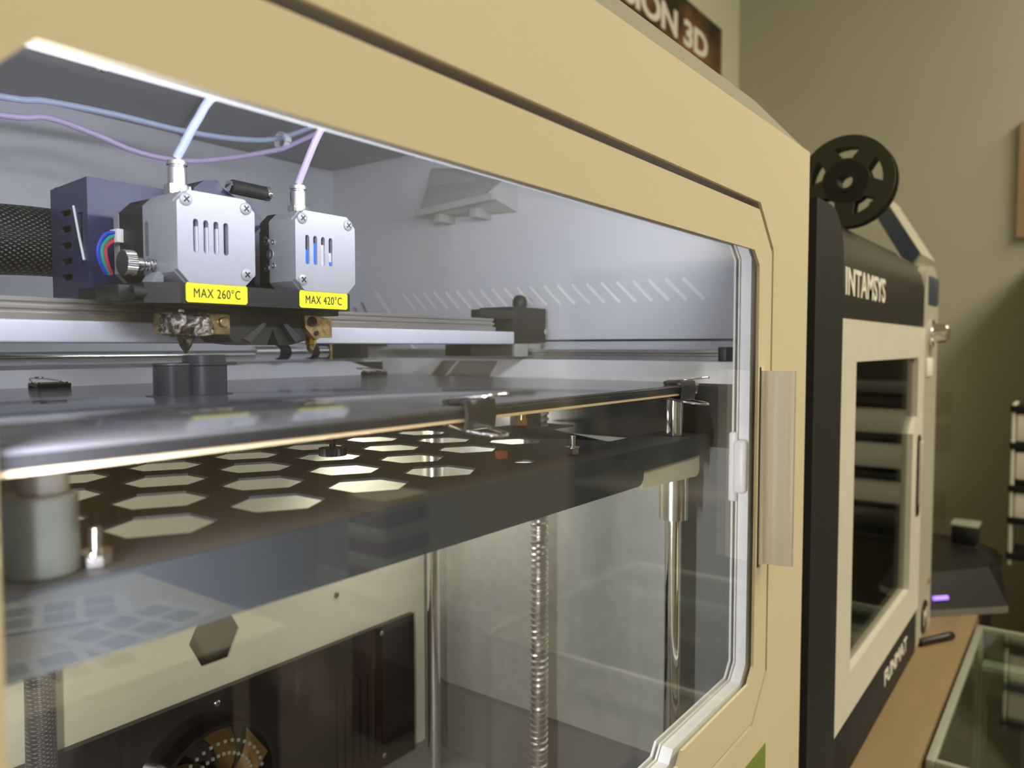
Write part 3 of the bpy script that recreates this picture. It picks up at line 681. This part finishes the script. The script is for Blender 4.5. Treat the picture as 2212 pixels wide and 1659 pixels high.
# thumb screw with spring on the first extruder
kn = MB(); prof = []
for i in range(72):
    r = 6.2 if i % 2 else 5.8; prof.append((365+r*math.cos(2*PI*i/72), 39.5+r*math.sin(2*PI*i/72)))
kn.poly_prism(prof, 'x', 180.5, 185.5); kn.cyl((185.5, 365, 39.5), (190, 365, 39.5), 3.2, 20, .4)
ks = obj('thumb_screw', kn, 'steel', e1)
sg = MB(); sg.tube([(190+8*i/60, 365+2.6*math.cos(2*PI*i/12), 39.5+2.6*math.sin(2*PI*i/12)) for i in range(61)], .5, 6, 0); sg.cyl((185, 365, 39.5), (198, 365, 39.5), 1.5, 12)
obj('tension_spring', sg, 'chrome', e1)
obj('lever_foot', MB().poly_prism([(192, 31), (198, 31), (198, 36), (195, 36)], 'y', 360, 370), 'alu', e1, smooth=False)
# labels
for (nm, x0, x1, z0, z1) in (('MAX 260°C', 200.6, 234.2, 21.2, 30.8), ('MAX 420°C', 266.9, 300.8, 21.2, 30.8)):
    lb_ = obj('temperature_label', MB().poly_prism([(x0+1, z0), (x1-1, z0), (x1, z0+1), (x1, z1-1), (x1-1, z1), (x0+1, z1), (x0, z1-1), (x0, z0+1)], 'y', 344.9, 345.3), 'yellow', ph, smooth=False, label='yellow label reading %s' % nm.replace('°', ' degrees '))
    text(nm, 'label_text', 'ink', lb_, (x0+4, 344.82, z0+2.4), (1, 0, 0), (0, 0, 1), 4.7, 25.5, .06, bold=.001, spacing=1.08)
# hot ends
b1 = MB().box(200, 232, 357, 375, 6, 17, .8); b1.mi = 1
obj('heater_block', b1, 'gold', ph)
bl = MB(); bmesh.ops.create_icosphere(bl.bm, subdivisions=4, radius=1)
rnd = random.Random(3); ctr = [Vector((rnd.uniform(-1, 1), rnd.uniform(-1, 1), rnd.uniform(-1, 1))).normalized() for _ in range(60)]
for v in bl.bm.verts:
    d = v.co.normalized(); k = 1+.13*sum(max(0, 1-(d-c).length*3.2) for c in ctr)
    e = Vector([math.copysign(abs(t)**.45, t) for t in d])*k
    v.co = Vector((209.5+e.x*10.8, 360.5+e.y*7.0, 11+e.z*5.6-abs(e.x)*.4))
hb1 = [o for o in ph.children if o.name.startswith('heater_block')][0]
obj('melted_plastic', bl, 'char', hb1, label='charred shiny plastic crust')
obj('thermistor_stub', MB().cyl((228, 357, 12.5), (228, 355.5, 12.5), 2.6, 18, .3), 'gold', hb1)
obj('heat_break', MB().cyl((209, 364, 16.5), (209, 364, 21), 1.6, 16), 'steel', ph)
obj('nozzle', MB().rev((211, 364, 6.2), (211, 364, -3.6), [(0, 4.4), (3.2, 4.2), (3.6, 3.6), (6.2, 2.8), (9.8, .6)], 18), 'char', ph)
b2 = obj('heater_block', MB().poly_prism([(280.5, 18.5), (300, 16), (300, 5), (292, 5), (288, 3.5), (280.5, 11)], 'y', 358, 374), 'gold', ph, smooth=False)
obj('heater_cartridge', MB().cyl((285.5, 358.2, 14.2), (285.5, 356.8, 14.2), 2.9, 20, .3), 'black', b2)
obj('set_screw', MB().cyl((288.5, 358.2, 7.6), (288.5, 357.4, 7.6), 1.5, 12), 'black', b2)
nz = MB().rev((289, 364, 4.6), (289, 364, -3.6), [(0, 3.4), (3.4, 3.4), (3.6, 3.0), (6.6, 2.2), (8.2, .6)], 8)
obj('nozzle', nz, 'brass', ph)
obj('mounting_plate', MB().box(262, 300, 352, 372, 17.6, 20.6).box(200, 234, 356, 374, 18.6, 20.6), 'black', ph)
fd = [(233, 20.6), (233, 5), (236, 2.2), (248, .8), (256, .6), (260, 9), (264, .6), (272, .8), (283, 3.4), (279, 12), (279, 20.6)]
obj('fan_duct', MB().poly_prism(fd, 'y', 360, 388), 'black', ph, smooth=False)
obj('duct_lip', MB().poly_prism([(240, 4), (252, 13), (254, 12), (244, 2)], 'y', 357, 360).poly_prism([(278, 4.5), (267, 13), (265, 12), (273, 2)], 'y', 357, 360), 'tray', ph, smooth=False)
# blue electronics housing with slots
slh = [capsule(447, 38+8.8*i, 457, 38+8.8*i, 1.7) for i in range(5)]
slh.append([(432, 44), (437.5, 44), (437.5, 72), (432, 72)])
hs_ = MB().poly_prism([(426, 27), (470, 27), (470, 88), (426, 90)], 'x', 193, 195, slh)
hs_.box(195, 246, 426, 428, 27, 90).box(195, 246, 428, 470, 87.5, 89.5).box(195, 246, 428, 470, 27, 29).box(195, 246, 468, 470, 29, 88).box(204, 206, 428, 468, 29, 87)
hh = obj('blue_housing', hs_, 'blue', ph, smooth=False)
obj('zip_tie', MB().tube([(192.6, 441, 76), (192.4, 436, 62), (192.4, 430, 46)], .7, 6, 0), 'tie', hh)
bw = [(246, 30), (240, 82), (243, 90), (249, 95), (257, 96.5), (262, 92), (270, 88), (280, 87), (287, 78), (291, 60), (293, 45), (294, 30)]
bo = obj('blower_housing', MB().poly_prism(bw, 'y', 407, 425), 'blue', ph, smooth=False)
obj('hinge_barrel', MB().cyl((264, 403, 93.5), (287, 403, 93), 4.2, 24, .5), 'blackmatte', bo)
obj('hinge_bolt', MB().cyl((287, 403, 93), (290, 403, 93), 4.5, 20, .8).cyl((262, 403, 93.5), (264, 403, 93.5), 3.4, 6), 'chrome', bo)
# wires by the motor plug
pg = obj('motor_plug', MB().box(193.6, 198.4, 396, 404, 53, 60, .4), 'letter', e1)
for k, (nm, dx) in enumerate((('wireblue', 0), ('wiregreen', 1.9), ('wirered', 3.6))):
    obj('wire', MB().tube([(196, 398, 58-1.2*k), (190+dx, 400, 57-1.5*k), (186.5+dx, 401, 50), (187+dx, 401, 43), (191+dx*.7, 403, 37)], 1.0, 8), nm, pg)
# braided sleeve carrying the cables
obj('cable_sleeve', MB().tube([(225, 492, 61), (190, 492, 61), (150, 493, 59), (90, 494, 56), (40, 495, 54)], 20, 28), 'braid', label='thick braided black cable sleeve entering the navy housing from the left', cat='cable')

# feed tubes
def tubes():
    b = MB().tube([(f1x, f1y, 92.8), (f1x+1.5, f1y-3, 98), (f1x+6, f1y-9, 111), (f1x+16, 349, 126), (260, 345, 152), (330, 400, 183), (408, 494, 192), (431, 531, 190), (393, 533, 170), (356, 531, 161), (310, 531, 157), (260, 531, 157), (217, 531, 155), (185, 531, 151), (40, 531, 147)], 2.15, 14)
    obj('feed_tube', b, 'tubeblue', label='pale blue feed tube rising from the 260 degree extruder and looping to the rear', cat='tube', group='feed tubes')
    p = MB().tube([(f2x, f2y, 92.2), (f2x+1.5, f2y-6, 104), (f2x+5, 348, 120), (f2x+14, 342, 138), (340, 385, 176), (412, 486, 186), (431, 522, 184), (398, 524, 164), (386, 525, 158), (348, 528, 145), (310, 528, 135), (275, 528, 134), (245, 528, 140), (216, 528, 144), (185, 528, 139), (40, 528, 134)], 2.0, 14)
    obj('feed_tube', p, 'tubepink', label='pale pink feed tube rising from the 420 degree extruder and looping to the rear', cat='tube', group='feed tubes')
    k = MB().poly_prism(ngon(528.5, 167, 7.2, 14), 'x', 391, 396, [ngon(528.5, 167, 6.6, 14)]).box(390, 396, 519, 522, 165, 169, .6)
    obj('cable_tie', k, 'tie', label='white cable tie binding the two feed tubes near the chamber ceiling', cat='cable tie')
tubes()

# ------------------------------------------------------------------ print bed and carrier
bd = thing('print_bed', (287, 357, -31.8), 'glossy dark print bed with a tan insulation edge', 'print bed')
BX0, BX1, BY0, BY1 = 60, 487, 207, 508
obj('build_sheet', MB().box(BX0, BX1, BY0, BY1, -26.6, -25, .5, 2), 'sheet', bd)
obj('heater_plate', MB().box(BX0+.3, BX1-.3, BY0+.3, BY1-.3, -30.4, -26.6, .8, 3), 'black', bd)
obj('insulation', MB().box(BX0+1, BX1-1, BY0+.8, BY1-1, -31.8, -30.4, .2), 'insul', bd)
def clip(x, y, ang, label):
    t = thing('binder_clip', (x, y, -27), label, 'clip', 'binder clips on the bed')
    body = MB().poly_prism([(-9, -31.6), (1.5, -35.5), (3.5, -35), (4.5, -29), (3.5, -22.8), (1.5, -22.2), (-9, -24.6), (-9, -25), (1, -23.6), (2, -24), (2.6, -29), (2, -34), (1, -34.2), (-9, -32)], 'x', -9.5, 9.5)
    wire = MB()
    for s in (1, -1):
        zc = -21.4 if s > 0 else -35.6; zo = zc+(1.4*s)
        wire.tube([(-8, -8, zc-.4*s+(1.6 if s < 0 else -.6)), (-8, 2, zc), (-3.5, 15, zo), (3.5, 15, zo), (8, 2, zc), (8, -8, zc-.4*s+(1.6 if s < 0 else -.6))], .75, 8, 4)
    rim = MB().cyl((-9.5, -9, -23.8), (9.5, -9, -23.8), 1.2, 12).cyl((-9.5, -9, -33), (9.5, -9, -33), 1.2, 12)
    rot = Matrix.Rotation(ang, 4, 'Z')
    for nm, mb, m in (('clip_body', body, 'device'), ('wire_lever', wire, 'chrome'), ('rolled_edge', rim, 'black')):
        for v in mb.bm.verts: v.co = rot @ v.co+Vector((x, y, 0))
        obj(nm, mb, m, t)
    return t
clip(252, 208.5, math.radians(180), 'black binder clip with silver levers at the middle of the bed front edge')
clip(466, 208.5, math.radians(180), 'black binder clip gripping the right front corner of the bed')
clip(205, 511, 0, 'black binder clip on the rear bed edge behind the print, seen on the left')
clip(473, 511, 0, 'black binder clip on the rear bed edge nearest the white corner')

cr = thing('bed_carrier', (300, 360, -88), 'black bed carrier tray with hexagonal holes below the print bed', 'carrier')
holes = []
for j in range(6):
    for i in range(-2, 6):
        cx = 194.5+50.5*i+(24 if j % 2 else 0); cy = 268+44*j
        if cx < 75 or cx > 425 or (j == 0 and cx > 320) or cy > 480: continue
        holes.append(ngon(cx, cy, 20, 6, PI/2))
holes.append(ngon(348, 252, 6.5, 16))
TO = [(30, 222), (541, 222), (541, 258), (457, 258), (457, 336), (534, 336), (534, 378), (457, 378), (457, 458), (541, 458), (541, 498), (30, 498)]
# rod openings are cut through the arms
holes += [ngon(515, 237.5, 8, 16), ngon(515, 357, 9.5, 16), ngon(515, 476, 8, 16)]
obj('tray_plate', MB().poly_prism(TO, 'z', -66.2, -65, holes), 'tray', cr, smooth=False)
LIP = [(30, -88), (428, -88), (432, -87), (434.5, -84), (435, -79), (520, -79), (535, -78), (541, -75), (541, -65), (30, -65)]
obj('front_lip', MB().poly_prism(LIP, 'y', 221, 222.2), 'lip', cr, smooth=False)
obj('gusset', MB().poly_prism([(541, -65.2), (541, -78), (575-36, -78)], 'y', 222, 224).poly_prism([(224, -65), (258, -65), (258, -79)], 'x', 539.6, 541), 'tray', cr, smooth=False)
tb = obj('upturned_tab', MB().poly_prism([(262, -65), (330, -65), (330, -57)], 'x', 456, 457.4), 'tray', cr, smooth=False)
obj('upturned_tab', MB().poly_prism([(384, -65), (452, -65), (452, -57)], 'x', 456, 457.4), 'tray', cr, smooth=False)
rp = [(437, -66.2), (527, -66.2), (527, -90), (525.5, -93), (522, -94.4), (437, -91)]
obj('bearing_flange', MB().poly_prism(rp, 'y', 223, 225), 'flange', cr, smooth=False)
obj('side_flange', MB().poly_prism([(226, -66.4), (254, -66.4), (254, -88), (250, -90), (226, -90)], 'x', 538, 539.4), 'greyliner', cr, smooth=False)
for (x, y) in ((515, 237.5), (515, 476)):
    obj('linear_bearing', MB().poly_prism(ngon(x, y, 10.5, 32), 'z', -126, -68, [ngon(x, y, 6.3, 32)]), 'steel', cr)
lbx, lby = 92.5, 237.5
lbr = obj('left_bearing', MB().cyl((lbx, lby, -64.9), (lbx, lby, -42), 9.6, 36, .6), 'bearing', cr)
obj('bearing_cap', MB().cyl((lbx+1, lby, -42), (lbx+1, lby, -35.5), 6.4, 28, .4), 'greyliner', lbr)
obj('cap_bolt', MB().rev((lbx+3, lby-4, -35.5), (lbx+3, lby-4, -33), [(0, 2), (1.2, 1.8), (2.2, .8)], 14), 'brass', lbr)
obj('lower_sleeve', MB().cyl((lbx+.5, lby, -92), (lbx+.5, lby, -66.3), 5.8, 28, .5), 'bearing', lbr)
nut = obj('screw_nut', MB().poly_prism(ngon(515, 357, 13, 28), 'z', -82, -66.4, [ngon(515, 357, 8.4, 28)]).box(490, 500, 345, 369, -64.8, -40, 1), 'tray', cr)
for (x, y) in ((105, 232), (387, 244), (150, 420), (392, 420)):
    lv = MB().cyl((x, y, -64.9), (x, y, -61), 4.1, 6, .4).cyl((x, y, -61), (x, y, -60.2), 4.4, 20).cyl((x, y, -60.2), (x, y, -53.5), 1.8, 14)
    obj('levelling_bolt', lv, 'steel', cr)
lk = obj('thumb_nut', MB().poly_prism([(297+(8.2 if i % 2 else 7.4)*math.cos(PI*i/20), 355+(8.2 if i % 2 else 7.4)*math.sin(PI*i/20)) for i in range(40)], 'z', -64.6, -60).cyl((297, 355, -60), (297, 355, -45), 2, 12), 'black', cr)
obj('support_post', MB().cyl((360, 262, -43), (360, 262, -31.9), 2.4, 14).cyl((360, 262, -46), (360, 262, -43), 3.6, 6), 'brass', cr)
obj('plastic_scrap', MB().poly_prism([(345, 266), (350, 265), (351, 270), (346, 271)], 'z', -64.8, -60.5), 'orange', smooth=False, label='small orange plastic scrap lying on the black carrier tray', cat='scrap')
obj('filament_scrap', MB().tube([(142, 369, -24.4), (146, 372, -24.4), (148, 369, -24.4), (144, 367, -24.4), (150, 366, -24.4), (155, 367, -24.4)], .35, 6), 'ink', label='tiny looped black filament scrap on the bed at left', cat='scrap')

# printed part on the bed
pt = thing('printed_part', (216, 366, -25), 'dark grey two-cylinder print with a flange standing on the bed', 'printed part')
obj('main_cylinder', MB().rev((222, 366, -25), (222, 366, 0), [(0, 11.2), (14.8, 11.2), (15.6, 11.8), (16.6, 11.8), (16.8, 10.6), (20.4, 10.6)], 48), 'print', pt)
obj('side_cylinder', MB().rev((206, 368, -25), (206, 368, 0), [(0, 9.2), (15.2, 9.2), (15.6, 9.6), (16.4, 9.4)], 40), 'print', pt)
obj('flange', MB().poly_prism([(222, 354), (232, 356), (238, 361), (239, 363), (232, 376), (222, 378)], 'z', -9.6, -8.4), 'print', pt, smooth=False)
br = MB(); br.poly_prism([(222+14.5*math.cos(2*PI*i/40), 366+13*math.sin(2*PI*i/40)) for i in range(40)], 'z', -25, -24.7).poly_prism([(205+12*math.cos(2*PI*i/40), 368+11*math.sin(2*PI*i/40)) for i in range(40)], 'z', -25, -24.72)
obj('brim', br, 'print', pt)

# ------------------------------------------------------------------ room side of the camera, seen mirrored in the door pane
cb2 = thing('plank_cabinet', (840, -1300, -1150), 'brown cabinet with vertical plank front, mirrored in the lower door pane', 'cabinet')
obj('carcass', MB().box(660, 1020, -1400, -1206, -1150, -200, 3), 'brown', cb2)
p0 = obj('plank', MB().box(664, 704, -1205, -1196, -1140, -210, 2), 'brown', cb2)
for i in range(1, 8): copy_at(p0, (44.4*i, 0, 0))
tb2 = thing('paper_table', (560, -900, -1150), 'low table with printed sheets on it, mirrored at the lower left of the door pane', 'table')
obj('tabletop', MB().box(330, 760, -1130, -640, -478, -452, 3), 'beige', tb2)
l0 = obj('leg', MB().box(345, 380, -1115, -1080, -1150, -478, 2), 'brown', tb2)
for sh in ((370, 0, 0), (0, 425, 0), (370, 425, 0)): copy_at(l0, sh)
for i, (x, y, a) in enumerate(((470, -760, .15), (610, -830, -.25), (560, -990, .4))):
    mb = MB().box(-105, 105, -74, 74, 0, 1.2)
    r_ = Matrix.Rotation(a, 4, 'Z')
    mb.mi = 1
    for k in range(3):
        for j in range(2): mb.box(-85+60*k, -40+60*k, -55+62*j, -8+62*j, 1.2, 1.5)
    for v in mb.bm.verts: v.co = r_ @ v.co+Vector((x, y, -452+i*1.8))
    obj('printed_sheet', mb, ('paper', 'canister'), smooth=False, group='printed sheets on the low table', cat='paper',
        label=('printed sheet nearest the door on the low table, mirrored in the pane', 'printed sheet turned towards the cabinet on the low table', 'printed sheet farthest from the door on the low table')[i])
sk = thing('striped_basket', (1590, -1270, -1150), 'red and cream striped basket on a brown plinth, mirrored in the door pane', 'basket')
obj('plinth', MB().box(1505, 1680, -1345, -1200, -1150, -815, 3), 'brown', sk)
for k in range(8, 17):
    obj('stripe_band', MB().box(1500, 1685, -1350, -1195, -1150+42*k, -1110+42*k, 3), 'red' if k % 2 else 'letter', sk)

tr_ = thing('shade_rack', (2210, -420, -1150), 'added unseen rack along the right wall, shading the wall beyond the bench', 'rack')  # added out of view to block light from the lower right wall
s0 = obj('shade_side', MB().box(2040, 2380, 66, 90, -1150, 240, 3), 'walldim', tr_); copy_at(s0, (0, -990, 0))
obj('shade_back', MB().box(2372, 2384, -900, 66, -1150, 240), 'walldim', tr_)
s1 = obj('shade_shelf', MB().box(2040, 2372, -900, 66, 216, 240, 2), 'walldim', tr_)
for k in range(1, 5): copy_at(s1, (0, 0, -330*k))
